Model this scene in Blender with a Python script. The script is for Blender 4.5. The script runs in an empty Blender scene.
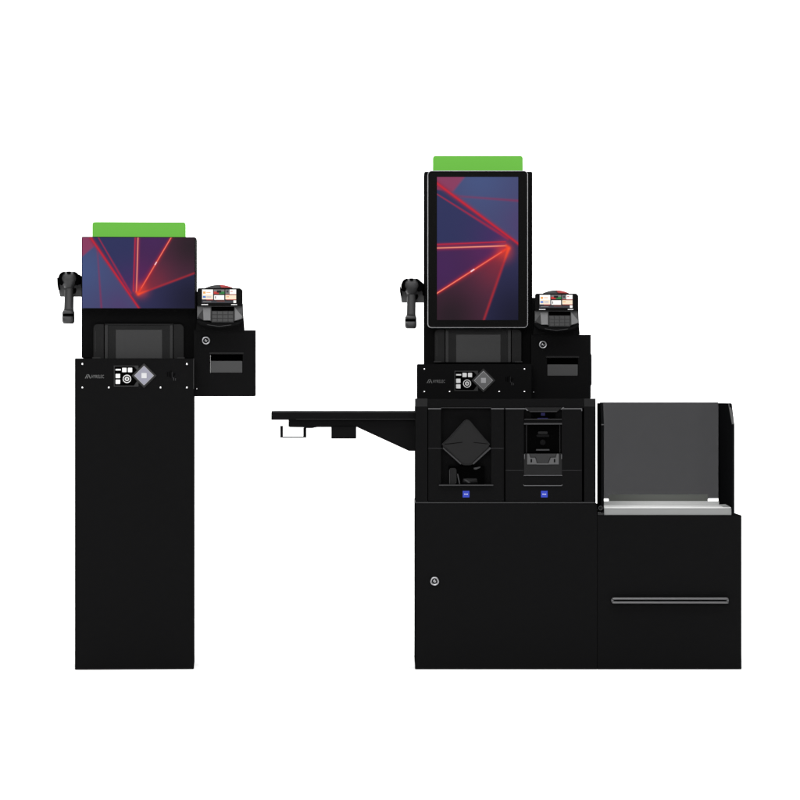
import bpy, bmesh, math
from mathutils import Vector, Matrix
S = 0.0033          # metres per photo pixel at the front plane (y = 0)
D = 10.0             # camera distance to that plane
CZ = 0.889          # eye height
scn = bpy.context.scene
COL = scn.collection

PX0 = [400.0]       # photo column a thing is drawn square-on to (the small kiosk is turned a little to face the lens)

def V(px, py, d=0.0):
    k = S * (D + d) / D
    return Vector(((PX0[0] - 400) * S + (px - PX0[0]) * k, d, CZ + (400 - py) * k))

def lin(c):
    return tuple(((x/255)/12.92 if x/255 <= 0.04045 else (((x/255)+0.055)/1.055)**2.4) for x in c)

# ------------------------------------------------------------------ materials
def mat(name, col, rough=0.5, spec=0.1, metal=0.0, emit=None, es=1.0, bump=0.0, bscale=900, var=0.0, coat=0.0):
    m = bpy.data.materials.new(name); m.use_nodes = True
    nt = m.node_tree; b = nt.nodes['Principled BSDF']
    b.inputs['Base Color'].default_value = (*col, 1)
    b.inputs['Roughness'].default_value = rough
    b.inputs['Specular IOR Level'].default_value = spec
    b.inputs['Metallic'].default_value = metal
    b.inputs['Coat Weight'].default_value = coat
    if emit:
        b.inputs['Emission Color'].default_value = (*emit, 1)
        b.inputs['Emission Strength'].default_value = es
    if bump or var:
        tc = nt.nodes.new('ShaderNodeTexCoord')
        n = nt.nodes.new('ShaderNodeTexNoise'); n.inputs['Scale'].default_value = bscale
        n.inputs['Detail'].default_value = 3
        nt.links.new(tc.outputs['Object'], n.inputs['Vector'])
        if bump:
            bp = nt.nodes.new('ShaderNodeBump'); bp.inputs['Strength'].default_value = bump
            bp.inputs['Distance'].default_value = 0.0005
            nt.links.new(n.outputs['Fac'], bp.inputs['Height'])
            nt.links.new(bp.outputs['Normal'], b.inputs['Normal'])
        if var:
            n2 = nt.nodes.new('ShaderNodeTexNoise'); n2.inputs['Scale'].default_value = 4.0
            n2.inputs['Detail'].default_value = 4
            nt.links.new(tc.outputs['Object'], n2.inputs['Vector'])
            r = nt.nodes.new('ShaderNodeMapRange')
            r.inputs['To Min'].default_value = rough - var; r.inputs['To Max'].default_value = rough + var
            nt.links.new(n2.outputs['Fac'], r.inputs['Value'])
            nt.links.new(r.outputs['Result'], b.inputs['Roughness'])
    return m

BK = 0.0051
M = dict(
    black=mat('black_powder_coat', (BK, BK, BK*1.03), 0.6, 0.0, bump=0.15, var=0.08),
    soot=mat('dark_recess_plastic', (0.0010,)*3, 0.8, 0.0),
    bezel=mat('black_gloss_bezel', (0.0022,)*3, 0.4, 0.025),
    plastic=mat('charcoal_plastic', (0.0034, 0.0034, 0.0036), 0.45, 0.12, bump=0.2),
    plastic2=mat('charcoal_trim', (0.0095, 0.0095, 0.0098), 0.4, 0.2),
    edge=mat('bare_edge', (0.021, 0.021, 0.022), 0.4, 0.2),
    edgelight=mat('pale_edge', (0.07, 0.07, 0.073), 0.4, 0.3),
    glass=mat('scan_glass', (0.0140, 0.0140, 0.0144), 0.25, 0.3),
    grey=mat('grey_moulding', (0.045, 0.045, 0.046), 0.45, 0.3, bump=0.2),
    grey2=mat('mid_grey_moulding', (0.10, 0.10, 0.102), 0.45, 0.3),
    scan=mat('scanner_rubber', (0.0185, 0.0185, 0.019), 0.5, 0.35, bump=0.3),
    slot=mat('grey_slot_plate', (0.023, 0.023, 0.0235), 0.4, 0.3),
    steel=mat('brushed_steel', (0.30, 0.30, 0.31), 0.28, 0.5, metal=1.0),
    chrome=mat('polished_screw', (0.85, 0.85, 0.86), 0.2, 0.5, metal=1.0),
    rim=mat('silver_rim', (0.26, 0.26, 0.27), 0.3, 0.5),
    white=mat('white_print', (0.58, 0.58, 0.58), 0.5, 0.2),
    logo=mat('grey_print', (0.11, 0.11, 0.11), 0.5, 0.2),
    lilac=mat('lavender_plate', (0.19, 0.19, 0.235), 0.35, 0.4),
    ash=mat('ash_plate', (0.075, 0.075, 0.077), 0.35, 0.4),
    lampg=mat('green_lamp', (0.02, 0.05, 0.01), 0.5, 0.05, emit=lin((107, 189, 69)), es=0.86),
    red=mat('red_cap', (0.34, 0.015, 0.015), 0.35, 0.4),
    blue=mat('blue_badge', lin((22, 44, 146)), 0.4, 0.3, emit=lin((30, 55, 190)), es=0.1),  # badge is no lamp; faint glow added to its blue
    blueglow=mat('blue_led', (0.006, 0.006, 0.03), 0.4, 0.1, emit=(0.02, 0.015, 0.16), es=0.15),
    tray=mat('tray_enamel', (0.50, 0.505, 0.50), 0.45, 0.4, var=0.06),
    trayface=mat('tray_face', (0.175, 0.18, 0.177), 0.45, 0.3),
)
def lit(name, c, s=1.0):
    return mat(name, (0.01,)*3, 0.3, 0.05, emit=lin(c), es=s)
UI = dict(w=lit('ui_white', (255, 253, 250), 1.05), o=lit('ui_orange', (240, 170, 90)), b=lit('ui_blue', (80, 130, 210)),
          r=lit('ui_red', (200, 55, 50)), g=lit('ui_green', (40, 125, 60)), d=lit('ui_dark', (55, 55, 62)),
          k=lit('ui_black', (14, 14, 18)), c=lit('ui_cream', (250, 232, 205)), s=lit('ui_grey', (120, 118, 118)),
          n=lit('ui_brown', (110, 60, 55)))

def smoked():
    m = bpy.data.materials.new('smoked_acrylic'); m.use_nodes = True
    nt = m.node_tree; nt.nodes.clear()
    o = nt.nodes.new('ShaderNodeOutputMaterial')
    t = nt.nodes.new('ShaderNodeBsdfTransparent'); t.inputs['Color'].default_value = (0.160, 0.160, 0.163, 1)
    g = nt.nodes.new('ShaderNodeBsdfGlossy'); g.inputs['Roughness'].default_value = 0.08
    g.inputs['Color'].default_value = (0.8, 0.8, 0.8, 1)
    x = nt.nodes.new('ShaderNodeMixShader'); x.inputs[0].default_value = 0.008
    nt.links.new(t.outputs[0], x.inputs[1]); nt.links.new(g.outputs[0], x.inputs[2])
    nt.links.new(x.outputs[0], o.inputs['Surface'])
    return m
M['smoke'] = smoked(); M['guard'] = mat('guard_black', (0.0030, 0.0031, 0.0034), 0.7, 0.0); M['symbol'] = mat('pale_symbol', (0.45, 0.45, 0.46), 0.5, 0.2); M['olive'] = mat('olive_rail', (0.10, 0.105, 0.096), 0.5, 0.2)
M['bar'] = mat('bar_metal', (0.09, 0.09, 0.092), 0.35, 0.5, metal=1.0)

class NG:
    """tiny node-graph calculator"""
    def __init__(s, nt): s.nt = nt
    def sock(s, inp, v):
        if isinstance(v, (int, float)): inp.default_value = v
        else: s.nt.links.new(v, inp)
    def m(s, op, a, b=0.0, clamp=False):
        n = s.nt.nodes.new('ShaderNodeMath'); n.operation = op; n.use_clamp = clamp
        s.sock(n.inputs[0], a); s.sock(n.inputs[1], b); return n.outputs[0]
    def rgb(s, c):
        n = s.nt.nodes.new('ShaderNodeRGB'); n.outputs[0].default_value = (*lin(c), 1); return n.outputs[0]
    def mix(s, f, a, b, mode='MIX'):
        n = s.nt.nodes.new('ShaderNodeMixRGB'); n.blend_type = mode
        s.sock(n.inputs[0], f); s.nt.links.new(a, n.inputs[1]); s.nt.links.new(b, n.inputs[2]); return n.outputs[0]

def wallpaper():
    AS = 0.62
    m = bpy.data.materials.new('crystal_wallpaper'); m.use_nodes = True
    nt = m.node_tree; b = nt.nodes['Principled BSDF']; G = NG(nt)
    uv = nt.nodes.new('ShaderNodeUVMap'); uv.uv_map = 'UVMap'
    sp = nt.nodes.new('ShaderNodeSeparateXYZ'); nt.links.new(uv.outputs[0], sp.inputs[0])
    u, v = sp.outputs[0], sp.outputs[1]
    vv = G.m('MULTIPLY', v, AS)
    def side(a, c, w):          # 1 on the right/lower side of a->c
        ax, ay, bx, by = a[0], a[1]*AS, c[0], c[1]*AS
        nx, ny = (by-ay), -(bx-ax); L = math.hypot(nx, ny); nx /= L; ny /= L
        s_ = G.m('ADD', G.m('MULTIPLY', G.m('SUBTRACT', u, ax), nx), G.m('MULTIPLY', G.m('SUBTRACT', vv, ay), ny))
        return G.m('ADD', G.m('DIVIDE', s_, w), 0.5, True)
    def seg(a, c, w0, w1):      # gaussian line, width w0 at a to w1 at c; returns mask and t
        ax, ay, bx, by = a[0], a[1]*AS, c[0], c[1]*AS
        dx, dy = bx-ax, by-ay; L2 = dx*dx+dy*dy
        px = G.m('SUBTRACT', u, ax); py = G.m('SUBTRACT', vv, ay)
        t = G.m('DIVIDE', G.m('ADD', G.m('MULTIPLY', px, dx), G.m('MULTIPLY', py, dy)), L2, True)
        ex = G.m('SUBTRACT', px, G.m('MULTIPLY', t, dx)); ey = G.m('SUBTRACT', py, G.m('MULTIPLY', t, dy))
        d = G.m('SQRT', G.m('ADD', G.m('MULTIPLY', ex, ex), G.m('MULTIPLY', ey, ey)))
        w = G.m('ADD', G.m('MULTIPLY', t, w1-w0), w0)
        q = G.m('DIVIDE', d, w)
        return G.m('EXPONENT', G.m('MULTIPLY', G.m('MULTIPLY', q, q), -1.0)), t
    def blob(c, r):
        px = G.m('SUBTRACT', u, c[0]); py = G.m('SUBTRACT', vv, c[1]*AS)
        d2 = G.m('ADD', G.m('MULTIPLY', px, px), G.m('MULTIPLY', py, py))
        return G.m('EXPONENT', G.m('DIVIDE', d2, -r*r))
    rgb, mix = G.rgb, G.mix
    # facet colours of the picture
    A = mix(blob((0.0, 0.45), 0.22), rgb((68, 72, 112)), rgb((68, 82, 126)))
    A = mix(blob((0.33, 1.0), 0.16), A, rgb((76, 64, 108)))
    B = mix(blob((0.42, 0.72), 0.2), rgb((46, 50, 90)), rgb((66, 44, 94)))
    C = mix(blob((0.50, 0.55), 0.2), rgb((64, 36, 74)), rgb((84, 36, 86)))
    C = mix(blob((0.62, 0.0), 0.2), C, rgb((68, 36, 84)))
    Dd = mix(blob((0.98, 0.1), 0.28), rgb((80, 42, 64)), rgb((42, 30, 38)))
    Dd = mix(blob((0.58, 0.7), 0.18), Dd, rgb((122, 42, 60)))
    E = mix(blob((1.0, 0.9), 0.35), rgb((50, 50, 88)), rgb((28, 28, 48)))
    c = A
    L1a, L1b = (0.07, 0.0), (0.505, 1.0)
    c = mix(G.m('SUBTRACT', 1.0, side(L1a, L1b, 0.01)), c, B) if False else mix(side(L1a, L1b, 0.01), c, B)
    vx = (0.493, 0.79)
    c2 = mix(side((0.488, -0.1), (0.488, 0.8), 0.012), c, C)
    c2 = mix(side((0.81, -0.06), vx, 0.012), c2, Dd) if True else c2
    # right of diagonal (0.8,0)->(0.49,0.79); below line 6
    low = side((1.0, 0.5), vx, 0.012)          # sign fixed below
    low = G.m('SUBTRACT', 1.0, low)
    c2 = mix(G.m('SUBTRACT', 1.0, low), c2, E)
    # below the vertex only the lower facet remains, right of band 1
    c3 = mix(side((-1.0, 0.79), (3.0, 0.79), 0.03), E, c2)
    c3 = mix(side(L1a, L1b, 0.008), c, c3)
    col = c3
    # pink corner
    pk = G.m('MULTIPLY', G.m('SUBTRACT', 1.0, side((0.085, -0.1), (0.105, 0.16), 0.012)),
             side((0.0, 0.27), (0.11, 0.12), 0.02))
    pk = G.m('MULTIPLY', pk, 0.75)
    col = mix(pk, col, rgb((150, 52, 84)))
    def line(a, c_, w0, w1, rgbc, op=1.0, fade=None):
        nonlocal col
        k, t = seg(a, c_, w0, w1)
        if fade: k = G.m('MULTIPLY', k, G.m('ADD', G.m('MULTIPLY', t, fade[1]-fade[0]), fade[0]))
        col = mix(G.m('MULTIPLY', k, op), col, rgb(rgbc))
    line((0.132, 0.15), (0.171, 1.02), 0.008, 0.009, (140, 36, 72), 0.6, (0.6, 1.0))
    line((0.12, -0.06), (0.43, 0.79), 0.0045, 0.010, (172, 36, 60), 0.7)
    line((0.045, -0.06), (0.512, 1.02), 0.018, 0.013, (136, 34, 62), 0.85)
    line((0.045, -0.06), (0.512, 1.02), 0.008, 0.006, (204, 36, 50), 0.85)
    line((0.475, -0.08), (0.455, 0.76), 0.011, 0.008, (140, 30, 62), 0.85)
    line((0.472, -0.08), (0.452, 0.76), 0.004, 0.003, (205, 42, 64), 0.7)
    line((0.498, -0.08), (0.482, 0.78), 0.014, 0.012, (190, 40, 60), 0.5)
    line((0.497, -0.08), (0.481, 0.77), 0.004, 0.004, (255, 160, 132), 0.9)
    line((0.481, 0.77), (0.497, 0.80), 0.008, 0.012, (255, 96, 44), 1.0)
    line((0.82, -0.08), (0.497, 0.79), 0.013, 0.03, (160, 36, 54), 0.5)
    line((0.82, -0.08), (0.497, 0.79), 0.006, 0.009, (226, 56, 48), 0.9)
    line((0.82, -0.08), (0.525, 0.715), 0.0028, 0.0032, (255, 150, 122), 0.8, (1.2, 0.5))
    line((1.02, 0.49), (0.50, 0.80), 0.008, 0.010, (176, 42, 48), 0.85, (0.8, 1.0))
    line((0.60, 0.74), (0.50, 0.80), 0.006, 0.012, (252, 84, 44), 0.9, (0.0, 1.0))
    col = mix(G.m('MULTIPLY', blob((0.52, 0.74), 0.06), 0.4), col, rgb((250, 74, 46)))
    line((0.660, 0.350), (0.647, 0.383), 0.0042, 0.0042, (255, 225, 235))
    b.inputs['Base Color'].default_value = (0.001, 0.001, 0.001, 1)
    b.inputs['Roughness'].default_value = 0.2
    b.inputs['Specular IOR Level'].default_value = 0.02
    nt.links.new(col, b.inputs['Emission Color']); b.inputs['Emission Strength'].default_value = 1.0
    return m
M['wall'] = wallpaper()
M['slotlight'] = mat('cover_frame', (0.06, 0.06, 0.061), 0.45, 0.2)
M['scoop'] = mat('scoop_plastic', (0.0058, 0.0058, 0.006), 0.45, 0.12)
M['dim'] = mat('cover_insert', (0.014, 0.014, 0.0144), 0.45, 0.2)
M['cradle'] = mat('cradle_grey', (0.06, 0.06, 0.061), 0.5, 0.3, bump=0.2)

# ------------------------------------------------------------------ geometry
ROOTLOC = {}
def empty(name, loc, label, cat, group=None):
    o = bpy.data.objects.new(name, None); COL.objects.link(o)
    o.location = loc; o['label'] = label; o['category'] = cat
    if group: o['group'] = group
    o.empty_display_size = 0.1
    ROOTLOC[o] = Vector(loc)
    return o

class MB:
    """collects shapes, several materials, into one mesh object"""
    def __init__(s, *ms, T=(0, 0, 0)):
        s.bm = bmesh.new(); s.ms = [M.get(m) or UI[m] if isinstance(m, str) else m for m in ms]; s.T = Vector(T)
    def _fin(s, before, mi, bev=0.0, smooth=False, segs=2):
        new = [v for v in s.bm.verts if v not in before]
        faces = [f for f in s.bm.faces if all(v not in before for v in f.verts)]
        for f in faces: f.material_index = mi; f.smooth = smooth
        if bev:
            es = list({e for f in faces for e in f.edges if len(e.link_faces) == 2 and e.calc_face_angle(0) > 0.6})
            bmesh.ops.bevel(s.bm, geom=es, offset=bev, segments=segs, affect='EDGES', clamp_overlap=True, material=-1)
    def prism(s, pts, d0, d1, mi=0, bev=0.0, slope=None):
        """pts: (px,py) outline measured at depth d0, extruded straight back to d1"""
        before = set(s.bm.verts)
        f = [s.bm.verts.new(V(x, y, d0) + s.T) for x, y in pts]
        off = Vector((0, d1-d0, 0))
        bk = [s.bm.verts.new(v.co + off) for v in f]
        n = len(pts)
        s.bm.faces.new(f); s.bm.faces.new(bk[::-1])
        for i in range(n): s.bm.faces.new((f[i], bk[i], bk[(i+1) % n], f[(i+1) % n]))
        fs = [q for q in s.bm.faces if all(v not in before for v in q.verts)]
        bmesh.ops.recalc_face_normals(s.bm, faces=fs)
        s._fin(before, mi, bev); return s
    def box(s, x0, x1, y0, y1, d0, d1, mi=0, bev=0.0):
        return s.prism([(x0, y0), (x1, y0), (x1, y1), (x0, y1)], d0, d1, mi, bev)
    def rbox(s, x0, x1, y0, y1, d0, d1, r, mi=0, bev=0.0, corners=(1, 1, 1, 1)):
        pts = []
        for k, (cx, cy, a0) in enumerate([(x0+r, y0+r, 180), (x1-r, y0+r, 270), (x1-r, y1-r, 0), (x0+r, y1-r, 90)]):
            if corners[k]:
                for i in range(7):
                    a = math.radians(a0 + 15*i); pts.append((cx + r*math.cos(a), cy + r*math.sin(a)))
            else:
                pts.append([(x0, y0), (x1, y0), (x1, y1), (x0, y1)][k])
        return s.prism(pts, d0, d1, mi, bev)
    def lathe(s, px, py, d, prof, mi=0, n=28, axis='y'):
        """prof: (radius px, offset in metres toward viewer)"""
        before = set(s.bm.verts); c = V(px, py, d) + s.T; rings = []
        for r, h in prof:
            rings.append([s.bm.verts.new(c + Vector((r*S*math.cos(2*math.pi*i/n), -h, r*S*math.sin(2*math.pi*i/n)))) for i in range(n)])
        for a, b in zip(rings, rings[1:]):
            for i in range(n): s.bm.faces.new((a[i], a[(i+1) % n], b[(i+1) % n], b[i]))
        s.bm.faces.new(rings[-1]); s.bm.faces.new(rings[0][::-1])
        fs = [q for q in s.bm.faces if all(v not in before for v in q.verts)]
        bmesh.ops.recalc_face_normals(s.bm, faces=fs)
        s._fin(before, mi, 0, True); return s
    def loft(s, secs, mi=0, n=28, smooth=True, p=2.0):
        """horizontal sections: (py, pxcentre, half width px, depth centre m, half depth m)"""
        before = set(s.bm.verts); rings = []
        for py, cx, rx, dc, rd, *e in secs:
            q = e[0] if e else p
            c = V(cx, py, dc) + s.T; ring = []
            for i in range(n):
                a = 2*math.pi*i/n; ca, sa = math.cos(a), math.sin(a)
                ring.append(s.bm.verts.new(c + Vector((rx*S*math.copysign(abs(ca)**(2/q), ca), rd*math.copysign(abs(sa)**(2/q), sa), 0))))
            rings.append(ring)
        for a, b in zip(rings, rings[1:]):
            for i in range(n): s.bm.faces.new((a[i], a[(i+1) % n], b[(i+1) % n], b[i]))
        s.bm.faces.new(rings[-1]); s.bm.faces.new(rings[0][::-1])
        fs = [q for q in s.bm.faces if all(v not in before for v in q.verts)]
        bmesh.ops.recalc_face_normals(s.bm, faces=fs)
        s._fin(before, mi, 0, smooth); return s
    def ring(s, px, py, d, r0, r1, th, mi=0, n=32):
        before = set(s.bm.verts); c = V(px, py, d) + s.T
        def rg(r, h): return [s.bm.verts.new(c + Vector((r*S*math.cos(2*math.pi*i/n), -h, r*S*math.sin(2*math.pi*i/n)))) for i in range(n)]
        R = [rg(r0, 0), rg(r0, th), rg(r1, th), rg(r1, 0)]
        for k in range(4):
            a, b = R[k], R[(k+1) % 4]
            for i in range(n): s.bm.faces.new((a[i], a[(i+1) % n], b[(i+1) % n], b[i]))
        fs = [q for q in s.bm.faces if all(v not in before for v in q.verts)]
        bmesh.ops.recalc_face_normals(s.bm, faces=fs)
        s._fin(before, mi); return s
    def hexa(s, A, B, mi=0, bev=0.0):
        """solid between two world-space polygons of equal length"""
        before = set(s.bm.verts); n = len(A)
        f = [s.bm.verts.new(Vector(p) + s.T) for p in A]; k = [s.bm.verts.new(Vector(p) + s.T) for p in B]
        s.bm.faces.new(f); s.bm.faces.new(k[::-1])
        for i in range(n): s.bm.faces.new((f[i], k[i], k[(i+1) % n], f[(i+1) % n]))
        fs = [q for q in s.bm.faces if all(v not in before for v in q.verts)]
        bmesh.ops.recalc_face_normals(s.bm, faces=fs)
        s._fin(before, mi, bev); return s
    def build(s, name, parent=None, label=None):
        root = parent
        while root is not None and root.parent is not None: root = root.parent
        off = ROOTLOC.get(root, Vector())
        for v in s.bm.verts: v.co -= off
        me = bpy.data.meshes.new(name); s.bm.to_mesh(me); s.bm.free()
        for m in s.ms: me.materials.append(m)
        o = bpy.data.objects.new(name, me); COL.objects.link(o)
        if parent: o.parent = parent
        if label: o['label'] = label
        return o

def screen_quad(name, parent, x0, x1, y0, y1, d, portrait, th=0.002):
    """flat lit screen with UVs for the wallpaper"""
    mb = MB('wall'); mb.box(x0, x1, y0, y1, d, d+th)
    bm = mb.bm; uvl = bm.loops.layers.uv.new('UVMap')
    a, b_ = V(x0, y0, d), V(x1, y1, d)
    for f in bm.faces:
        for l in f.loops:
            fx = (l.vert.co.x-a.x)/(b_.x-a.x); fy = (l.vert.co.z-a.z)/(b_.z-a.z)
            l[uvl].uv = (fy, 0.976*fx-0.061) if portrait else (fx, fy)
    return mb.build(name, parent)

def lettering(text, x0, x1, y0, y1, d, mname, parent, T=(0, 0, 0)):
    cu = bpy.data.curves.new('lettering', 'FONT'); cu.body = text; cu.extrude = 0.02; cu.resolution_u = 3
    cu.space_character = 1.12
    o = bpy.data.objects.new('tmp', cu); COL.objects.link(o)
    dg = bpy.context.evaluated_depsgraph_get()
    me = bpy.data.meshes.new_from_object(o.evaluated_get(dg)); bpy.data.objects.remove(o)
    xs = [v.co.x for v in me.vertices]; ys = [v.co.y for v in me.vertices]
    a, b = V(x0, y1, d)+Vector(T), V(x1, y0, d)+Vector(T)
    root = parent
    while root.parent: root = root.parent
    off = ROOTLOC[root]
    for v in me.vertices:
        fx = (v.co.x-min(xs))/(max(xs)-min(xs)); fy = (v.co.y-min(ys))/(max(ys)-min(ys))
        v.co = Vector((a.x+fx*(b.x-a.x), a.y-(0.0006 if v.co.z > 0 else 0), a.z+fy*(b.z-a.z))) - off
    me.materials.append(M[mname])
    r = bpy.data.objects.new('lettering', me); COL.objects.link(r); r.parent = parent
    return r

# ------------------------------------------------------------------ shared kiosk fittings (drawn in the small kiosk's place, moved by T)
def screw(px, py, d, parent, T, r=1.05):
    mb = MB('chrome', 'soot', T=T)
    mb.lathe(px, py, d, [(r, -0.001), (r, 0.0008), (r*0.75, 0.0018), (r*0.3, 0.0021)], 0, 16)
    mb.box(px-r*0.55, px+r*0.55, py-0.14, py+0.14, d-0.0024, d-0.0015, 1)
    mb.build('screw', parent)

def console_details(parent, T, plate):
    for x, y in [(82.7, 364), (186.8, 364), (82.7, 387.5), (109, 387.5), (160.5, 387.5), (186.8, 387.5)]:
        screw(x, y, 0, parent, T)
    # emblem and maker's name
    mb = MB('logo', T=T)
    mb.prism([(85.2, 378.4), (87.4, 374.4), (88.1, 374.4), (86.0, 378.4)], -0.0006, 0.0002)
    mb.prism([(87.0, 378.4), (88.2, 376.2), (88.9, 376.2), (87.8, 378.4)], -0.0006, 0.0002)
    mb.prism([(88.5, 374.4), (89.2, 374.4), (91.0, 378.4), (90.2, 378.4)], -0.0006, 0.0002)
    mb.build('emblem', parent)
    lettering('HYRELEC', 91.8, 104.2, 374.9, 378.2, -0.0001, 'logo', parent, T)
    # sign plate: black tab with icons and a tilted square reader
    mb = MB('plastic2', 'soot', T=T)
    mb.prism([(114.0, 365.6), (138.5, 365.6), (138.5, 386.6), (114.0, 386.6)], -0.0012, 0.0005, 0)
    mb.prism([(114.9, 366.6), (134.0, 366.6), (137.2, 370.2), (131.8, 375.6), (137.2, 381.0), (134.0, 385.6), (114.9, 385.6)], -0.0020, -0.0011, 1)
    sp = mb.build('icon_plate', parent)
    for (a, b, c, e) in [(122.3, 126.7, 367.8, 372.2), (128.1, 132.3, 367.8, 372.2), (115.8, 120.3, 373.8, 378.1), (115.8, 120.3, 379.6, 384.0)]:
        k = MB('white', 'ash', T=T).rbox(a, b, c, e, -0.0028, -0.0019, 0.5, 0)
        k.build('icon', sp)
    MB('white', T=T).box(115.8, 120.9, 369.0, 370.5, -0.0027, -0.0019).build('icon_caption', sp)
    MB('white', T=T).ring(127.1, 378.9, -0.0019, 3.4, 4.15, 0.0008).ring(127.1, 378.9, -0.0019, 1.25, 2.15, 0.0008).lathe(127.1, 378.9, -0.0019, [(0.5, 0), (0.5, 0.0008)], 0, 12).build('ring_icon', sp)
    def dia(cx, cy, h): return [(cx, cy-h), (cx+h, cy), (cx, cy+h), (cx-h, cy)]
    rd = MB('plastic2', T=T).prism(dia(144.1, 375.6, 12.4), -0.0035, 0.0005, 0, 0.0012).build('tag_reader', parent)
    pl = MB(plate, 'rim', T=T).prism(dia(144.1, 375.6, 9.9), -0.0046, -0.003, 1, 0.0004).prism(dia(144.1, 375.6, 9.25), -0.0052, -0.004, 0, 0.0003).build('reader_plate', rd)
    c = 144.1; w = 2.6
    MB('symbol' if plate == 'lilac' else 'rim', T=T).rbox(c-w, c+w, 373.0, 378.2, -0.0060, -0.0048, 0.4).build('reader_symbol', rd)
    # speaker slits
    mb = MB('soot', 'edge', T=T)
    for i, (x, a, b) in enumerate([(167.5, 372, 376.5), (169.3, 371.6, 377), (171.1, 370.5, 378), (172.9, 373.5, 377), (174.7, 373, 375.6)]):
        mb.box(x-0.35, x+0.35, a, b, -0.0007, 0.0005, 0)
    mb.box(171.9, 172.2, 372, 377.8, -0.0008, 0.0005, 1)
    mb.box(173.3, 173.9, 377.5, 380.6, -0.0008, 0.0005, 1); mb.box(175.2, 175.7, 378.4, 380.6, -0.0008, 0.0005, 1)
    mb.build('speaker_grille', parent)

def fixed_scanner(parent, T, d=0.10):
    mb = MB('plastic', 'plastic2', 'soot', T=T)
    mb.rbox(93.2, 103.4, 324.3, 358.4, d, d+0.03, 4.2, 0, 0.0, (1, 0, 0, 0))
    mb.rbox(173.2, 183.0, 324.3, 358.4, d, d+0.03, 4.2, 0, 0.0, (0, 1, 0, 0))
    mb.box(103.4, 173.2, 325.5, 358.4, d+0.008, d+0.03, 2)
    mb.box(104.6, 172.4, 323.9, 325.2, d+0.001, d+0.02, 0)
    mb.box(104.4, 107.4, 325.2, 358.4, d+0.001, d+0.02, 1, 0.001)
    mb.box(169.2, 172.2, 325.2, 358.4, d+0.001, d+0.02, 1, 0.001)
    mb.box(107.5, 169.1, 325.3, 358.4, d+0.006, d+0.02, 0)
    # ribs on both grips
    for k in range(3):
        mb.box(95.2+0.2*k, 95.5+0.2*k, 331+4*k, 352, d-0.001, d+0.001, 1) if k == 0 else None
    mb.box(92.0, 100, 357.3, 358.4, d-0.004, d, 1); mb.box(176.5, 184, 357.3, 358.4, d-0.004, d, 1)
    fs = mb.build('fixed_scanner', parent)
    MB('glass', 'plastic', T=T).box(115.4, 161.4, 329.8, 358.4, d+0.004, d+0.012, 0, 0.0006).build('scan_window', fs)

def lock(px, py, d, parent, T=(0, 0, 0), r=4.3):
    mb = MB('steel', 'soot', 'chrome', T=T)
    mb.lathe(px, py, d, [(r, -0.002), (r, 0.005), (r*0.9, 0.0075), (r*0.72, 0.0082), (r*0.66, 0.0060), (r*0.30, 0.0060), (r*0.28, 0.0068), (0.3, 0.0068)], 0, 32)
    mb.ring(px, py, d-0.0058, r*0.40, r*0.55, 0.001, 1)
    a = math.radians(35); ca, sa = math.cos(a), math.sin(a)
    pts = [(-0.26, -1.7), (0.26, -1.7), (0.26, 1.7), (-0.26, 1.7)]
    mb.prism([(px+x*ca-y*sa, py+x*sa+y*ca) for x, y in pts], d-0.0080, d-0.0066, 1)
    mb.build('lock', parent)

def side_box(parent, T, bump=False):
    d = 0.06
    mb = MB('black', 'soot', 'plastic2', T=T)
    # front sheet as a frame round the receipt mouth
    X0, X1, Y0, Y1 = 193.4, 255.4, 330.0, (400-(ZT-0.0005-TB[2]-CZ)/(S*(1+0.06/D)) if bump else 396.4); a, b, c, e = 209.8, 242.3, 354.2, 372.9
    mb.box(X0, a, Y0, Y1, d, d+0.22, 0); mb.rbox(b, X1, Y0, Y1, d, d+0.22, 1.6, 0, 0, (0, 0, 1, 0))
    mb.box(a, b, Y0, c, d, d+0.22, 0); mb.box(a, b, e, Y1, d, d+0.22, 0)
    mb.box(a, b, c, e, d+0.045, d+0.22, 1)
    mb.prism([(194.6, 291.5), (225, 291.5), (242.4, 312), (243.8, 330), (194.6, 330)], d+0.06, d+0.16, 0, 0.002)      # riser behind the terminal
    if bump: mb.rbox(252, 256.8, 349, 384, d+0.05, d+0.15, 3, 2)
    sb = mb.build('printer_box', parent)
    MB('slot', T=T).box(210.3, 241.8, 360.9, 372.6, d+0.002, d+0.012, 0, 0.0008).build('receipt_flap', sb)
    MB('plastic', T=T).box(208.8, 243.3, 352.2, 354.0, d-0.003, d+0.01, 0, 0.001).build('slot_brow', sb)
    lock(205.5, 340.4, d, sb, T)
    screw(196.6, 325.4, d+0.06, sb, T, 0.7)
    if not bump: screw(196.2, 388.8, d, sb, T, 0.7)

def scanner_holder(parent, T):
    mb = MB('cradle', 'soot', 'black', T=T)
    mb.prism([(58.2, 283.5), (82.6, 283.5), (82.6, 296.8), (59.6, 296.8), (58.6, 291)], 0.15, 0.17, 0, 0.001)   # cradle plate
    mb.prism([(56.9, 277.5), (57.5, 278.5), (58.6, 283), (59.2, 290), (58.2, 290), (57.2, 285)], 0.11, 0.16, 1)  # cradle lip
    mb.prism([(74, 276), (79, 274.6), (82.8, 277.8), (82.8, 290), (81.2, 289), (80.4, 284), (74, 284)], 0.12, 0.165, 1, 0.001)
    mb.box(80.0, 83.5, 284.5, 294, 0.171, 0.2, 2)
    mb.build('scanner_holder', parent)

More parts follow.
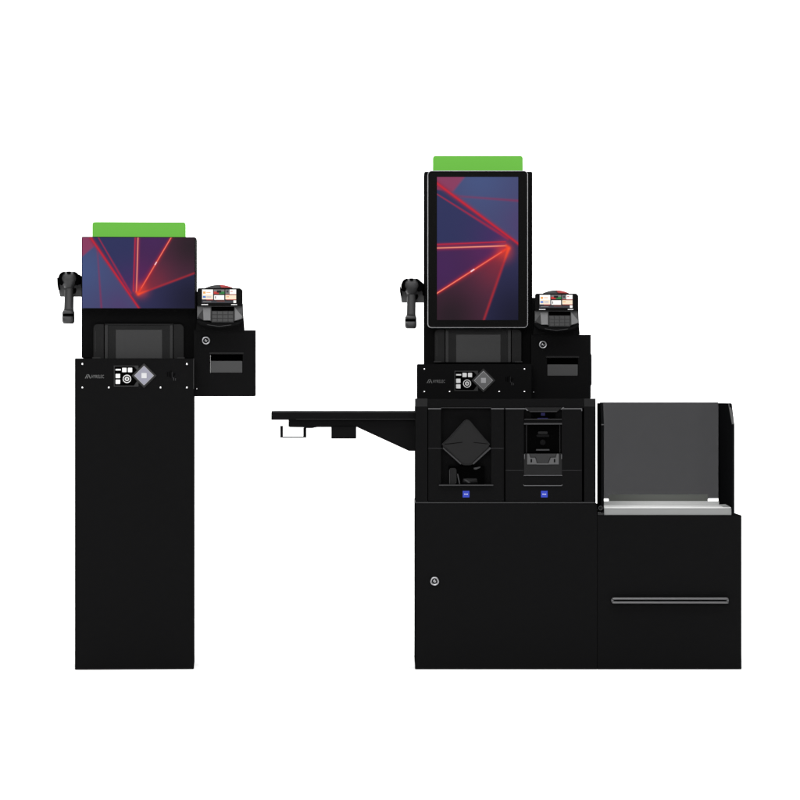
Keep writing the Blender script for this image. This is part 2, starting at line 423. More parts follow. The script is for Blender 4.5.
def make_hand_scanner(label):
    c = V(68.6, 324, 0.10)
    t = empty('handheld_scanner', c, label, 'barcode scanner', 'handheld scanners hanging beside the displays')
    mb = MB('scan', 'soot')
    mb.loft([(271.6, 69.0, 1.2, 0.10, 0.010), (272.1, 69.0, 5.5, 0.10, 0.022), (273.6, 69.0, 8.2, 0.10, 0.030), (276.2, 69.0, 9.6, 0.10, 0.036),
             (279, 69.0, 9.9, 0.10, 0.038), (281.5, 69.0, 9.2, 0.10, 0.036), (284, 69.0, 7.2, 0.10, 0.031), (286.5, 69.0, 5.5, 0.10, 0.026), (288.5, 69.0, 4.6, 0.10, 0.022)], 0, 36, p=2.6)
    hd = mb.build('scanner_head', t)
    MB('soot').prism([(66.6, 271.9), (71.0, 271.9), (70.3, 273.7), (67.2, 273.7)], 0.063, 0.09, 0, 0.001).build('scan_nose', hd)
    for sx in (-1, 1):     # dark ears either side of the head
        pts = [(69+sx*3.8, 271.8), (69+sx*6.5, 271.9), (69+sx*9.3, 274.3), (69+sx*11.0, 278.5), (69+sx*11.0, 283.8), (69+sx*7.0, 285.6), (69+sx*5.6, 283.0), (69+sx*7.4, 279.5), (69+sx*6.4, 275.0)]
        MB('soot').prism(pts, 0.066, 0.10, 0, 0.002).build('bumper', hd)
    mb = MB('scan')
    mb.loft([(285, 69.0, 4.6, 0.10, 0.020), (291, 69.0, 4.6, 0.097, 0.019), (300, 68.9, 4.6, 0.094, 0.018), (308, 68.7, 4.7, 0.092, 0.018), (311, 68.6, 5.0, 0.092, 0.019)], 0, 32, p=2.8)
    mb.build('handle', t)
    MB('soot').prism([(73.4, 288.5), (75.6, 288.0), (76.2, 290.5), (75.0, 293.3), (73.3, 294)], 0.085, 0.10, 0, 0.001).build('trigger', t)
    mb = MB('scan', 'soot')
    mb.loft([(310.4, 68.4, 5.1, 0.092, 0.020), (312.2, 68.3, 5.9, 0.092, 0.024), (314.0, 68.3, 6.1, 0.092, 0.0250)], 0, 32, p=3.4)
    mb.loft([(314.0, 68.3, 6.0, 0.092, 0.0235), (316.8, 68.3, 6.0, 0.092, 0.0235)], 1, 32, p=3.4)
    mb.loft([(316.8, 68.3, 6.2, 0.092, 0.0255), (321.5, 68.3, 6.1, 0.092, 0.0255), (323.2, 68.3, 5.4, 0.092, 0.022), (323.9, 68.3, 4.4, 0.092, 0.017)], 0, 32, p=3.4)
    mb.build('foot', t)
    return t

def make_terminal(label):
    t = empty('payment_terminal', V(219, 330, 0.10), label, 'card terminal', 'card payment terminals on top of the printer boxes')
    mb = MB('plastic', 'black')
    d = 0.02
    mb.prism([(197.3, 303), (242.5, 303), (243.0, 318), (243.9, 331), (195.2, 331), (196.6, 318)], d+0.035, d+0.10, 1, 0.002)
    mb.rbox(199.5, 242.3, 288.5, 306, d+0.02, d+0.09, 3, 0, 0.001)
    hs = mb.build('housing', t)
    # low dome on top, grey with a red cap on the right
    def arc(x0, x1, yb, h, n=10):
        xs = [204.5 + i*(232.8-204.5)/20 for i in range(21)]
        top = [(x, yb - h*math.sin(math.pi*(x-204.5)/(232.8-204.5))**0.8) for x in xs if x0-0.01 <= x <= x1+0.01]
        return [(top[0][0], yb+1.2)] + top + [(top[-1][0], yb+1.2)]
    dm = MB('grey').prism(arc(204.5, 232.8, 288.2, 3.6), d+0.02, d+0.07, 0, 0.0005).build('dome', t)
    MB('red').prism([(219.0, 284.35)] + arc(220.1, 232.8, 287.9, 3.4)[1:-1] + [(231.5, 287.7), (221.2, 287.6)], d+0.012, d+0.068, 0, 0.0005).build('signal_cap', dm)
    bz = MB('bezel', 'white').rbox(197.2, 241.0, 288.0, 305.8, d, d+0.02, 1.8, 0, 0.0005)
    bz.box(201.2, 207.8, 304.1, 304.9, d-0.0004, d+0.001, 1); bz.box(231.0, 236.8, 304.1, 304.9, d-0.0004, d+0.001, 1)
    bz = bz.build('bezel', t)
    sc = MB('w', 'o', 'b', 'r', 'g', 'd', 'k', 'c', 's', 'n')
    A = d-0.0006
    sc.box(201.5, 236.2, 289.0, 303.0, A, d+0.001, 6)
    def t_(x0, x1, y0, y1, m, l=1): sc.box(x0, x1, y0, y1, A-0.0003*l, A+0.0001, m)
    t_(201.9, 212.8, 289.4, 299.2, 0); t_(202.3, 212.4, 294.4, 299.0, 7, 2)
    t_(202.8, 205.4, 291.4, 293.6, 1, 3); t_(206.2, 210.4, 292.0, 292.7, 1, 3)
    t_(202.6, 205.6, 295.8, 297.8, 2, 3); t_(206.4, 211.0, 296.5, 297.1, 2, 3)
    t_(213.6, 224.2, 289.4, 291.4, 8); t_(213.6, 218.6, 291.4, 293.8, 3); t_(218.9, 224.2, 291.4, 293.8, 4)
    t_(216.6, 221.0, 290.2, 292.6, 6, 2)
    t_(213.9, 224.0, 295.0, 299.6, 0); t_(214.8, 215.8, 296.1, 298.6, 8, 2)
    t_(225.2, 229.2, 289.4, 294.0, 8); t_(226.2, 228.2, 290.2, 292.4, 5, 2)
    t_(229.4, 235.9, 289.3, 294.0, 0); t_(230.2, 232.4, 290.9, 291.6, 3, 2)
    t_(225.2, 235.9, 294.2, 294.7, 3); t_(225.2, 235.9, 294.9, 299.2, 7); t_(226.0, 228.8, 296.2, 297.0, 1, 2)
    t_(206.2, 212.8, 299.3, 299.9, 3); t_(214.4, 224.2, 299.7, 300.2, 9); t_(226.0, 235.9, 299.3, 299.8, 3)
    t_(201.6, 232.8, 300.4, 302.7, 5); t_(216.5, 224.5, 300.6, 301.5, 9, 2); t_(203.0, 211.0, 301.2, 302.0, 8, 2)
    t_(233.2, 235.9, 300.2, 302.8, 0)
    sc.build('touch_screen', bz)
    # sloping card well with cheeks
    g = MB('grey', 'grey2', 'soot', 'plastic2')
    def P(x, y, dd): return V(x, y, dd)
    def slab(pts, mi, th=0.02):
        a = [P(*p) for p in pts]; g.hexa(a, [v + Vector((0, th, 0)) for v in a], mi)
    slab([(197.0, 306.0, d+0.012), (211.0, 306.0, d+0.012), (211.0, 321.0, d-0.004), (204, 320.8, d-0.004), (197.0, 318.6, d+0.006)], 0)
    slab([(202.6, 307.5, d+0.008), (210.2, 307.5, d+0.008), (210.2, 320.2, d-0.010), (203.4, 320.2, d-0.010)], 1, 0.01)
    slab([(197.4, 316.6, d+0.004), (203.0, 309.0, d+0.010), (203.4, 320.2, d-0.008), (197.4, 318.6, d+0.004)], 3, 0.01)
    slab([(234.0, 306.0, d+0.012), (242.3, 306.0, d+0.012), (242.6, 318.0, d+0.006), (238, 320.6, d-0.004), (234.0, 321.0, d-0.004)], 0)
    slab([(234.6, 307.2, d+0.006), (242.0, 316.2, d-0.002), (241.2, 318.6, d-0.004), (234.9, 320.4, d-0.010)], 1, 0.01)
    slab([(211.0, 306.0, d+0.014), (234.0, 306.0, d+0.014), (234.0, 310.8, d+0.014), (211.0, 310.8, d+0.014)], 2)
    slab([(211.4, 310.8, d+0.006), (233.6, 310.8, d+0.006), (233.6, 322.2, d-0.006), (211.4, 322.2, d-0.006)], 3)
    g.box(197.2, 242.3, 305.9, 306.5, d+0.004, d+0.02, 3)
    g.build('card_well', t)
    k = MB('slot', 'soot')
    for i in range(4):
        for j in range(3):
            x0 = 212.0+5.4*i; y0 = 311.3+3.6*j
            dd = d+0.0055-0.012*((y0+1.6-310.8)/11.4) - 0.001
            k.box(x0, x0+4.7, y0, y0+3.1, dd, dd+0.006, 0, 0.0004)
    k.build('keypad', t)
    lp = MB('black', 'edge')
    up = [(196.8, 318.8), (203.5, 321.2), (211, 322.4), (234, 322.4), (239, 320.8), (242.8, 318.4)]
    dn = [(243.2, 321.5), (238.5, 325.0), (229, 327.0), (219.5, 327.7), (209, 326.8), (200.5, 324.8), (196.6, 321.8)]
    lp.prism(up+dn, d-0.016, d+0.04, 0, 0.003)
    lp.prism([(207, 324.3), (219, 326.0), (231, 324.5), (231, 325.0), (219, 326.6), (207, 324.8)], d-0.0185, d-0.015, 1)
    lp.build('lower_lip', t)
    return t

def copy_tree(o, parent=None):
    c = o.copy(); COL.objects.link(c)
    if parent: c.parent = parent
    for ch in list(o.children): copy_tree(ch, c)
    return c

# =================================================================== small kiosk
PX0[0] = 160.0
T0 = (0, 0, 0)
k1 = empty('checkout_kiosk', V(134.5, 669.5, 0) + Vector((0, 0.2, 0)),
           'slim black self checkout pedestal kiosk with wide landscape screen and green lamp', 'self checkout', 'self checkout kiosks')
ped = MB('black', 'plastic2').box(75.2, 193.8, 358.4, 669.4, 0, 0.32, 0, 0.0015)
ped.box(193.2, 193.9, 359.5, 389, -0.0004, 0.002, 1)
ped = ped.build('pedestal', k1)
console_details(ped, T0, 'lilac')
col = MB('black').box(81.2, 195.8, 237.6, 358.0, 0.115, 0.30, 0, 0.002).build('column', k1)
fixed_scanner(k1, T0)
dsp = MB('bezel', 'edge').rbox(81.8, 195.2, 236.9, 308.9, 0.03, 0.07, 1.2, 0, 0.0006).build('display', k1)
screen_quad('screen', dsp, 82.5, 194.4, 237.5, 308.2, 0.0288, False)
MB('black').box(100, 178, 245, 300, 0.0705, 0.1295, 0).build('display_mount', k1)
MB('lampg').rbox(92.2, 185.2, 222.2, 237.4, 0.075, 0.105, 2.6, 0, 0, (1, 1, 0, 0)).build('status_lamp', k1)
MB('black').box(120, 158, 236, 246, 0.106, 0.129, 0).build('lamp_bracket', k1)
side_box(k1, T0)
scanner_holder(k1, T0)
hs1 = make_hand_scanner('black handheld scanner hanging left of the wide landscape screen')
pt1 = make_terminal('small black card terminal with lit colour screen beside the slim pedestal kiosk')

LOC0 = {o: Vector(o.location) for o in (k1, hs1, pt1)}
piv = Vector(((160-400)*S, 0, 0)); ANG = math.radians(3.4)
def turn(o):
    o.location = piv + Matrix.Rotation(ANG, 3, 'Z') @ (LOC0[o]-piv); o.rotation_euler = (0, 0, ANG)

# =================================================================== large kiosk
PX0[0] = 400.0
SET = 0.395
def shift(pl, ql, d, pr, qr):
    """offset that carries a fitting from the small kiosk (pl, ql) to the large one (pr, qr), set back by SET"""
    PX0[0] = 160.0; a = V(pl, ql, d); PX0[0] = 400.0
    return tuple(V(pr, qr, d+SET) - a)
TC = shift(144.1, 375.6, 0, 483.4, 380.4)          # console
TF = shift(138.4, 329.8, 0.104, 478.3, 334.7)      # fixed scanner
TB = shift(225.2, 330.0, 0.06, 561.8, 334.7)       # printer box
TT = shift(219.1, 296.9, 0.02, 556.3, 302.1)       # terminal
TH = shift(69.0, 298.0, 0.10, 411.3, 303.7)        # handheld scanner and its holder
k2 = empty('checkout_kiosk', V(506, 669.5, 0) + Vector((0, 0.35, 0)),
           'tall black self checkout with portrait screen above coin and note modules and a side shelf', 'self checkout', 'self checkout kiosks')
ZT = V(0, 398.7, 0).z            # top of the module cabinet
# base cabinet
bc = MB('black', 'edge').box(415.0, 597.2, 503.4, 669.4, 0, 0.55, 0, 0.0012)
bc = bc.build('base_cabinet', k2)
lock(434.6, 581.2, 0, bc, T0, 4.6)
# module cabinet: two side posts with chamfered heads, top rail, back
mc = MB('black', 'plastic', 'edge', 'soot')
for x0, x1 in ((415.4, 427.4), (584.2, 595.8)):
    mc.box(x0, x1, 406.5, 503.0, 0.0, 0.5, 0)
    a = V(x0, 406.5, 0); b = V(x1, 406.5, 0); h = 8.0*S
    A = [a, a+Vector((0, 0.5, 0)), a+Vector((0, 0.5, h)), a+Vector((0, 0.008, h))]
    B = [p + Vector((b.x-a.x, 0, 0)) for p in A]
    mc.hexa(A, B, 1)
mc.box(427.5, 584.1, 398.8, 408.0, 0.006, 0.5, 0)
mc.box(427.5, 584.1, 408.1, 503.0, 0.10, 0.5, 3)
mc.box(415.4, 595.8, 502.2, 503.2, -0.001, 0.3, 2)
mcab = mc.build('module_cabinet', k2)
mcab_screws = [(533.6, 402.8)]
# coin module
cm = MB('black', 'soot', 'edge', 'edgelight')
F = 0.004
cm.box(428.2, 441.0, 409.0, 501.6, F, 0.1, 0); cm.box(491.2, 504.0, 409.0, 501.6, F, 0.1, 0)
cm.box(441.0, 491.2, 486.2, 501.6, F, 0.1, 0)
cm.box(441.0, 491.2, 408.6, 486.2, F+0.03, 0.1, 0)
cm.box(428.2, 441.0, 408.3, 409.3, F-0.002, 0.02, 3); cm.box(491.2, 504.0, 408.3, 409.3, F-0.002, 0.02, 3)  # pale strips put the top edge highlights into the colour
cm.box(441.0, 491.2, 407.5, 408.0, F-0.001, 0.02, 2)
cm.box(428.2, 442, 448.2, 448.55, F-0.0005, 0.02, 2); cm.box(489.8, 503.8, 448.2, 448.55, F-0.0005, 0.02, 2)
cm.box(504.35, 504.8, 409, 501.6, F-0.003, 0.05, 1)
cm = cm.build('coin_module', k2)
MB('edge').box(439.0, 493.4, 484.6, 485.9, F-0.012, 0.04, 0, 0.0008).build('coin_tray_edge', cm)
# lozenge-shaped scoop plate, folded along its middle
def lozenge(dz):
    top = [(463.6+6.8*i/6, 421.3-1.8*math.sin(math.pi*i/6)) for i in range(7)]
    right = [(484, 437.5), (489.6, 443.6), (490.2, 446.0), (488.2, 449.2)]
    bot = [(473.2, 463.8), (470, 465.2), (464, 465.2), (460.8, 463.8)]
    left = [(445.6, 449.2), (441.6, 446.4), (442.4, 443.6), (449, 437.5)]
    return top+right+bot+left
cpl = MB('scoop', 'edge', 'soot')
Lz = lozenge(0)
cpl.prism(Lz, F-0.010, F+0.029, 0, 0.005)
cpl.prism([(442.6, 448.4), (443.4, 447.6), (461.2, 463.2), (460.6, 464.6)], F-0.0125, F-0.004, 1)
cpl.prism([(491.4-0.2, 448.4), (490.0, 447.2), (472.8, 463.2), (473.4, 464.6)], F-0.0125, F-0.004, 1)
cpl.prism([(444.5, 444.0), (462.5, 441.9), (462.5, 442.5), (444.5, 444.7)], F-0.0108, F-0.009, 2)
cpl.prism([(473.5, 442.1), (487.5, 443.6), (487.5, 444.1), (473.5, 442.6)], F-0.0108, F-0.009, 2)
cpl.build('coin_scoop', cm)
cup = MB('soot', 'plastic', 'edge')
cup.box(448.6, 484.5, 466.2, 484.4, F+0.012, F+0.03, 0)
cup.rbox(449.2, 456.5, 468, 484.4, F+0.004, F+0.02, 2.5, 1)
cup.box(449.3, 449.9, 470, 484, F+0.001, F+0.01, 2); cup.prism([(457, 474), (458.2, 474), (460.3, 484), (459, 484)], F+0.003, F+0.012, 2)
cup.prism([(473.8, 467.8), (480.4, 466.6), (480.4, 467.6), (476, 469.6), (473.8, 469.2)], F+0.003, F+0.012, 2)
cup.loft([(478, 470, 9, F+0.02, 0.012), (484, 470, 10, F+0.02, 0.014)], 1, 24)
cup.prism([(463.5, 479.5), (466, 479.5), (470.5, 482.5), (468.5, 483)], F+0.004, F+0.009, 2)
cup.build('coin_cup', cm)
def badge(x0, x1, y0, y1, parent):
    b = MB('blue').box(x0, x1, y0, y1, F-0.0012, F+0.0005).build('badge', parent)
    g = MB('white'); xm = (x0+x1)/2; ym = (y0+y1)/2
    for i in range(3):
        g.box(xm-1.8+1.3*i, xm-0.9+1.3*i, ym-0.35+0.1*(i == 1), ym+0.4, F-0.0015, F-0.0010)
    g.build('badge_mark', b)
badge(462.7, 469.4, 490.8, 497.4, cm)
# note module
nm = MB('black', 'soot', 'edge', 'edgelight', 'plastic')
nm.box(505.4, 523.8, 409.0, 501.6, F, 0.1, 0); nm.box(561.8, 582.0, 409.0, 501.6, F, 0.1, 0)
nm.box(523.8, 561.8, 476.0, 501.6, F, 0.1, 0); nm.box(523.8, 561.8, 408.6, 476.0, F+0.02, 0.1, 0)
nm.box(505.4, 525.0, 408.3, 409.3, F-0.002, 0.02, 3); nm.prism([(524.6, 408.3), (526.0, 408.3), (528.2, 410.4), (527.4, 411)], F-0.002, 0.02, 3)  # top edge highlight coloured in with pale pieces here too
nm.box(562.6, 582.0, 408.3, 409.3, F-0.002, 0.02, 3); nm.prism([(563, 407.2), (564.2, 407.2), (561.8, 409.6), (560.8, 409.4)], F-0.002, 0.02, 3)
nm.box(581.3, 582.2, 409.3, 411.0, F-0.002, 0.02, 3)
nm.prism([(524.8, 407.4), (562.2, 407.4), (557.2, 411.6), (529.4, 411.6)], F-0.0015, 0.03, 4)
nm.box(530, 557, 411.3, 411.9, F-0.002, 0.02, 2)
nm.box(531.5, 555.2, 412.0, 417.6, F+0.012, F+0.03, 1)
nm.box(524.4, 561.8, 418.9, 419.5, F-0.001, 0.03, 2); nm.box(524.0, 562.0, 422.9, 424.6, F-0.002, 0.03, 2)
nm.box(524.0, 562.0, 419.6, 422.8, F+0.004, 0.03, 0)
nm.box(505.6, 524, 470.3, 470.6, F-0.0005, 0.02, 2); nm.box(562.2, 581.8, 470.3, 470.6, F-0.0005, 0.02, 2)
nm.box(523.8, 562.2, 475.0, 475.6, F-0.003, 0.03, 3)
nm.prism([(523.4, 484.4), (524.4, 485.3), (561.4, 485.3), (562.4, 484.4), (562.4, 485.2), (561.6, 486.0), (524.2, 486.0), (523.4, 485.2)], F-0.004, 0.02, 3)
nm = nm.build('note_module', k2)
MB('blueglow').box(541.0, 545.0, 412.8, 415.6, F+0.010, F+0.013).box(537.6, 548.0, 418.0, 418.8, F+0.002, F+0.012).build('indicator_light', nm)
ns = MB('soot', 'plastic', 'edge', 'black')
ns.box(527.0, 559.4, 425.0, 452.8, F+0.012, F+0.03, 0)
ns.box(526.2, 527.0, 425.0, 452.8, F+0.006, F+0.03, 1); ns.box(559.4, 560.2, 425.0, 452.8, F+0.006, F+0.03, 1)
ns.rbox(536.5, 549.2, 434.6, 437.0, F+0.008, F+0.02, 1, 3); ns.lathe(542.8, 442.4, F+0.012, [(3, 0), (2.8, 0.003), (1.2, 0.004)], 3)
ns.rbox(538, 547.6, 431.5, 434.0, F+0.009, F+0.02, 1, 1)
ns.box(536.2, 549.4, 449.2, 450.6, F+0.002, F+0.02, 2)
ns.build('note_slot', nm)
nc = MB('scoop', 'slotlight', 'dim', 'soot', 'edgelight')
nc.box(524.0, 562.0, 453.6, 474.9, F-0.002, F+0.02, 0, 0.0008)
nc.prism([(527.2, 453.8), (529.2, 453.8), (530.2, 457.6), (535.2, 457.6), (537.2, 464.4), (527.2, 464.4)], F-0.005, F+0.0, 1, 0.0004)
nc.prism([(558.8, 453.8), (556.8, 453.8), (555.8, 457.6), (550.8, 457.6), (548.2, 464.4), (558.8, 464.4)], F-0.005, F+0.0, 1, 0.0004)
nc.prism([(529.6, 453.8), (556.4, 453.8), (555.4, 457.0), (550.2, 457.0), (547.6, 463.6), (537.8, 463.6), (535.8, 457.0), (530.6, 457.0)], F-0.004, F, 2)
nc.box(536.4, 548.6, 463.4, 464.5, F-0.0055, F, 1)
nc.box(530.6, 532.0, 459.0, 462.4, F-0.0056, F, 3); nc.box(553.9, 555.3, 459.0, 462.4, F-0.0056, F, 3)
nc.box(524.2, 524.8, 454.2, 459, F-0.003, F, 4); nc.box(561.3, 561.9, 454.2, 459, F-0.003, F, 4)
nc.build('note_cover', nm)
badge(541.0, 547.6, 490.8, 497.4, nm)
# upper column, console, display
MB('black').box(424.2, 532.4, 171.6, 398.78, 0.13+SET, 0.36+SET, 0, 0.002).build('column', k2)
con = MB('black', 'edge').box(417.2, 531.6, 364.0, 398.75, SET, 0.40+SET-0.1, 0, 0.0012)
con = con.build('console', k2)
PX0[0] = 160.0; console_details(con, TC, 'ash'); PX0[0] = 400.0
screw(533.6, 392.4, 0.06+SET, con, T0, 0.6)
PX0[0] = 160.0; fixed_scanner(k2, TF); PX0[0] = 400.0
dsp = MB('rim', 'bezel').rbox(427.6, 527.9, 170.6, 327.8, 0.045+SET, 0.085+SET, 4.2, 0, 0.0006)
dsp.rbox(428.2, 527.3, 171.2, 327.2, 0.0438+SET, 0.05+SET, 3.5, 1, 0.0004)
dsp = dsp.build('display', k2)
screen_quad('screen', dsp, 437.0, 518.2, 177.0, 320.0, 0.0425+SET, True)
MB('black').box(450, 505, 200, 300, 0.0855+SET, 0.1295+SET, 0).build('display_mount', k2)
MB('lampg').rbox(432.9, 522.8, 155.8, 171.2, 0.09+SET, 0.12+SET, 2.6, 0, 0, (1, 1, 0, 0)).build('status_lamp', k2)
PX0[0] = 160.0; side_box(k2, TB, True); scanner_holder(k2, TH); PX0[0] = 400.0
# side shelf
sh = MB('black', 'edge', 'plastic2').box(271.2, 415.2, 412.6, 419.9, 0.02, 0.36, 0, 0.001)
sh.box(271.4, 415.2, 411.0, 412.8, 0.024, 0.355, 2)  # lighter strip colours the front chamfer as lit
sh.box(296, 415.2, 418.9, 419.3, 0.0192, 0.03, 2)
sh = sh.build('side_shelf', k2)
br = MB('black')
br.prism([(288.4, 418.5), (415.2, 418.5), (415.2, 451.0), (408.8, 451.0), (357.8, 427.6), (357.8, 427.2), (317, 427.2), (312, 428.3), (305, 428.2), (303, 427.4), (290.0, 427.2), (288.4, 426.6)], 0.04, 0.075, 0, 0.0008)
br.build('shelf_bracket', sh)
br = MB('black'); br.box(331.2, 355.8, 426.6, 438.8, 0.035, 0.16, 0, 0.001); br.build('shelf_control_box', sh)
hk = MB('black').box(280.2, 282.8, 425.8, 436.4, 0.05, 0.07, 0).box(280.2, 306.2, 436.4, 437.6, 0.05, 0.07, 0).box(303.2, 306.2, 427.9, 436.4, 0.05, 0.07, 0)
hk.build('bag_hook', sh)

hs2 = copy_tree(hs1); hs2.location = LOC0[hs1] + Vector(TH)
hs2['label'] = 'black handheld scanner hanging left of the tall portrait screen'
pt2 = copy_tree(pt1); pt2.location = LOC0[pt1] + Vector(TT)
pt2['label'] = 'small black card terminal with lit colour screen beside the tall portrait screen'

for o in (k1, hs1, pt1): turn(o)

# =================================================================== bagging station
bg = empty('bagging_station', V(669.5, 669.5, 0) + Vector((0, 0.25, 0)),
           'black bagging cabinet with bar handle, pale weighing tray and smoked back guard', 'bagging cabinet')
DB = 0.54
cab = MB('black').box(597.4, 741.6, 515.2, 669.4, 0.0, 0.50, 0, 0.0012).build('cabinet', bg)
hb = MB('bar', 'soot')
# slim rods with rounded ends, shaped as the bar handle's two highlights
def highlight_rod(x0, x1, yc, d, ry, rd, mi, n=14):
    before = set(hb.bm.verts); rings = []; N = 7
    xs = [(x0+2.6*(1-math.cos(math.pi/2*i/N)), math.sin(math.pi/2*i/N)) for i in range(1, N+1)]
    xs += [(x1-2.6*(1-math.cos(math.pi/2*i/N)), math.sin(math.pi/2*i/N)) for i in range(N, 0, -1)]
    for x, k in xs:
        c = V(x, yc, d); rings.append([hb.bm.verts.new(c+Vector((0, rd*k*math.cos(2*math.pi*i/n), ry*S*k*math.sin(2*math.pi*i/n)))) for i in range(n)])
    for a, b in zip(rings, rings[1:]):
        for i in range(n): hb.bm.faces.new((a[i], a[(i+1) % n], b[(i+1) % n], b[i]))
    hb.bm.faces.new(rings[0][::-1]); hb.bm.faces.new(rings[-1])
    fs = [q for q in hb.bm.faces if all(v not in before for v in q.verts)]
    bmesh.ops.recalc_face_normals(hb.bm, faces=fs); hb._fin(before, mi, 0, True)
highlight_rod(611.6, 728.6, 598.7, -0.016, 1.45, 0.005, 0)
highlight_rod(611.6, 728.6, 602.5, -0.016, 1.45, 0.005, 0)
hb.box(613.6, 726.6, 599.8, 601.4, -0.0160, -0.0003, 1)  # dark strip colours in the line between the two highlights
hb.rbox(611.3, 728.8, 597.3, 603.9, -0.0142, -0.0003, 3.0, 0, 0.0006)
hb.build('bar_handle', cab)
# tray: floor, lip, side upstands
tr = MB('tray', 'trayface')
fl, fr = V(604.4, 508.6, 0.012), V(731.3, 508.6, 0.012)
zt, zb = fl.z, V(600, 515.0, 0).z
xb0, xb1 = V(599.5, 500, DB).x, V(718.4, 500, DB).x
tr.hexa([(fl.x, 0.012, zt-0.004), (fr.x, 0.012, zt-0.004), (xb1+0.01, DB+0.02, zt-0.004), (xb0, DB+0.02, zt-0.004)],
        [(fl.x, 0.012, zb), (fr.x, 0.012, zb), (xb1+0.01, DB+0.02, zb), (xb0, DB+0.02, zb)], 0)
a, b = V(604.2, 508.2, 0.004), V(731.4, 508.2, 0.004)
tr.hexa([(a.x, 0.004, zt), (b.x, 0.004, zt), (b.x+0.0, 0.004, zb), (a.x, 0.004, zb)],
        [(a.x, 0.0115, zt+0.001), (b.x-0.004, 0.0115, zt+0.001), (b.x-0.004, 0.0115, zb), (a.x, 0.0115, zb)], 1)
tr.hexa([(b.x-0.012, 0.012, zt-0.0039), (b.x-0.001, 0.012, zt-0.0039), (xb1+0.012, DB, zt-0.0039), (xb1-0.0, DB, zt-0.0039)],
        [(b.x-0.006, 0.012, zt+0.004), (b.x-0.001, 0.012, zt+0.004), (xb1+0.012, DB, zt+0.010), (xb1+0.008, DB, zt+0.010)], 1)
zr = V(0, 501.4, DB-0.02).z
tr.box(600.5, 719.6, 501.2, 504.9, DB-0.03, DB-0.012, 0)
tr.box(604.3, 731.0, 507.4, 508.15, 0.005, 0.011, 0)  # pale ridge colours in the bright line along the lip top
tray = tr.build('weighing_tray', bg)
# side guards, splayed a little, chamfered at the top front
def guard(xf0, xf1, xk0, xk1, name):
    z0 = V(0, 513.2, 0).z; z1 = V(0, 424.5, 0).z; z2 = V(0, 403.9, 0.10).z; zk = V(0, 403.0, DB).z
    def side(xf, xk):
        k = lambda d: xf + (xk-xf)*d/DB
        return [(k(0), 0, z0), (k(0), 0, z1), (k(0.10), 0.10, z2), (k(0.12), 0.12, zk), (k(DB), DB, zk), (k(DB), DB, z0)]
    g = MB('guard').hexa(side(xf0, xk0), side(xf1, xk1), 0, 0.0006)
    return g.build(name, bg)
gl = guard(V(601.2, 0).x, V(604.0, 0).x, V(597.0, 0, DB).x, V(599.8, 0, DB).x, 'side_guard')
gr = guard(V(731.6, 0).x, V(734.5, 0).x, V(718.3, 0, DB).x, V(721.2, 0, DB).x, 'side_guard')
# pale sloping edge strip on the right guard
e = MB('plastic')
p0, p1 = V(732.0, 424.2, -0.001), V(734.4, 424.2, -0.001)
q0, q1 = V(728.4, 404.4, 0.098), V(730.7, 404.4, 0.098)
e.hexa([p0, p1, q1, q0], [v+Vector((0, 0.002, 0.001)) for v in (p0, p1, q1, q0)], 0); e.build('edge_trim', gr)
e = MB('grey')
p0, p1 = V(601.4, 424.2, -0.001), V(603.9, 424.2, -0.001)
e.hexa([p0, p1, p1+Vector((0, 0, -0.003)), p0+Vector((0, 0, -0.003))], [v+Vector((0, 0.0008, 0)) for v in (p0, p1, p1+Vector((0, 0, -0.003)), p0+Vector((0, 0, -0.003)))], 0); e.build('edge_trim', gl)
# smoked back guard with notched feet
pts = [(598.6, 403.0), (720.0, 403.0), (720.0, 498.4), (708.8, 498.4), (707.8, 499.2), (707.8, 501.8), (608.8, 501.8), (608.8, 499.4), (608.0, 498.6), (598.6, 498.6)]
MB('smoke').prism(pts, DB-0.006, DB, 0).build('back_guard', bg)
MB('olive').box(608.9, 707.7, 494.4, 501.7, DB-0.009, DB-0.0065, 0).build('lower_rail', bg)
MB('black').box(599.9, 718.2, 402.3, 403.0, DB-0.007, DB+0.001, 0).build('top_rail', bg)
kn = MB('soot', 'edge', 'plastic2')
kn.lathe(600.6, 508.8, 0.0, [(3.2, -0.02), (3.2, 0.004), (2.6, 0.008), (1.2, 0.008)], 0)
kn.ring(600.6, 508.0, -0.008, 1.5, 2.2, 0.0006, 1, 16); kn.lathe(600.8, 508.0, -0.008, [(0.5, 0), (0.5, 0.0008)], 1, 10)
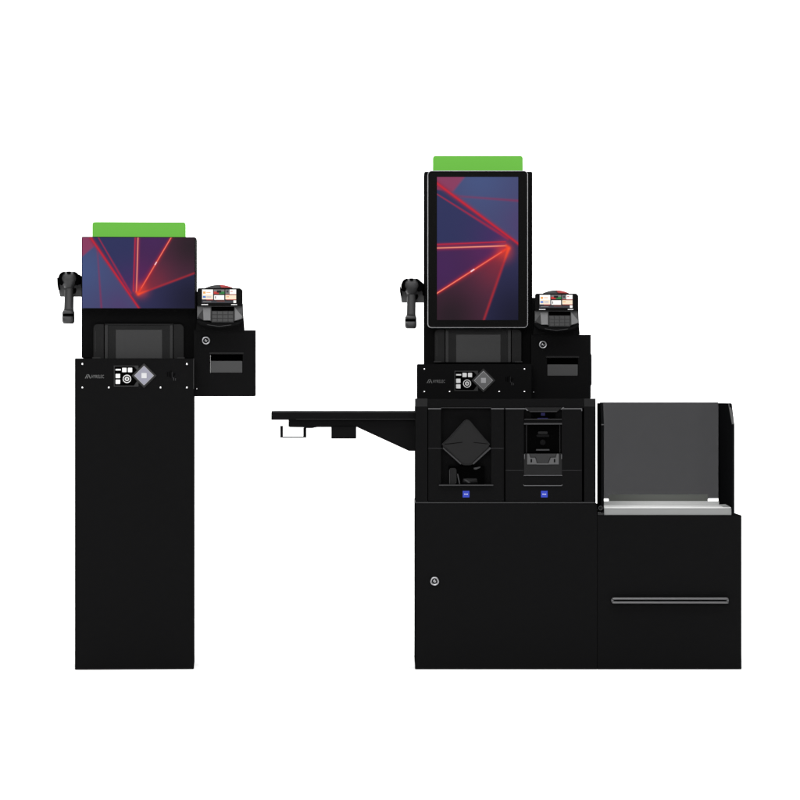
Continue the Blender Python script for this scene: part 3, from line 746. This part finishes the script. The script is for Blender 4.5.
kn.box(597.9, 603.8, 512.6, 515.0, -0.002, 0.03, 2, 0.0006)
kn.build('hinge_knob', bg)

# =================================================================== studio sweep, lamps, camera
bm = bmesh.new(); prof = [(-14, 0.0)]
R_ = 2.0; YB = 6.0
for i in range(17):
    a = math.radians(90*i/16); prof.append((YB-R_+R_*math.sin(a), R_-R_*math.cos(a)))
prof.append((YB, 9.0))
rows = [[bm.verts.new((x, y, z)) for x in (-14, 14)] for y, z in prof]
for a, b in zip(rows, rows[1:]):
    f = bm.faces.new((a[0], a[1], b[1], b[0])); f.smooth = True
me = bpy.data.meshes.new('backdrop'); bm.to_mesh(me); bm.free()
mbk = mat('white_sweep_paper', (0.9, 0.9, 0.9), 0.9, 0.0)
me.materials.append(mbk)
bd = bpy.data.objects.new('backdrop', me); COL.objects.link(bd); bd['kind'] = 'structure'

w = bpy.data.worlds.new('World'); scn.world = w; w.use_nodes = True
w.node_tree.nodes['Background'].inputs[0].default_value = (1, 1, 1, 1)
w.node_tree.nodes['Background'].inputs[1].default_value = 0.45

def area(name, loc, target, sx, sy, energy):
    l = bpy.data.lights.new(name, 'AREA'); l.shape = 'RECTANGLE'; l.size = sx; l.size_y = sy; l.energy = energy
    o = bpy.data.objects.new(name, l); COL.objects.link(o); o.location = loc
    o.rotation_euler = (Vector(target)-Vector(loc)).to_track_quat('-Z', 'Y').to_euler()
    return o
area('overhead_softbox', (0, -0.5, 5.0), (0, -0.5, 0), 9, 7, 600)
area('backdrop_softbox', (0, 2.2, 6.0), (0, 6.0, 1.8), 11, 2, 700)
area('front_softbox', (-1.0, -8.5, 3.4), (0, 0, 0.9), 4.0, 2.4, 290)

cam = bpy.data.cameras.new('camera'); co = bpy.data.objects.new('camera', cam); COL.objects.link(co)
co.location = (0, -D, CZ); co.rotation_euler = (math.radians(90), 0, 0)
cam.sensor_width = 36; cam.lens = 36*D/(800*S); cam.clip_end = 100
scn.camera = co
scn.view_settings.view_transform = 'Standard'; scn.view_settings.look = 'None'
scn.view_settings.exposure = 0; scn.view_settings.gamma = 1
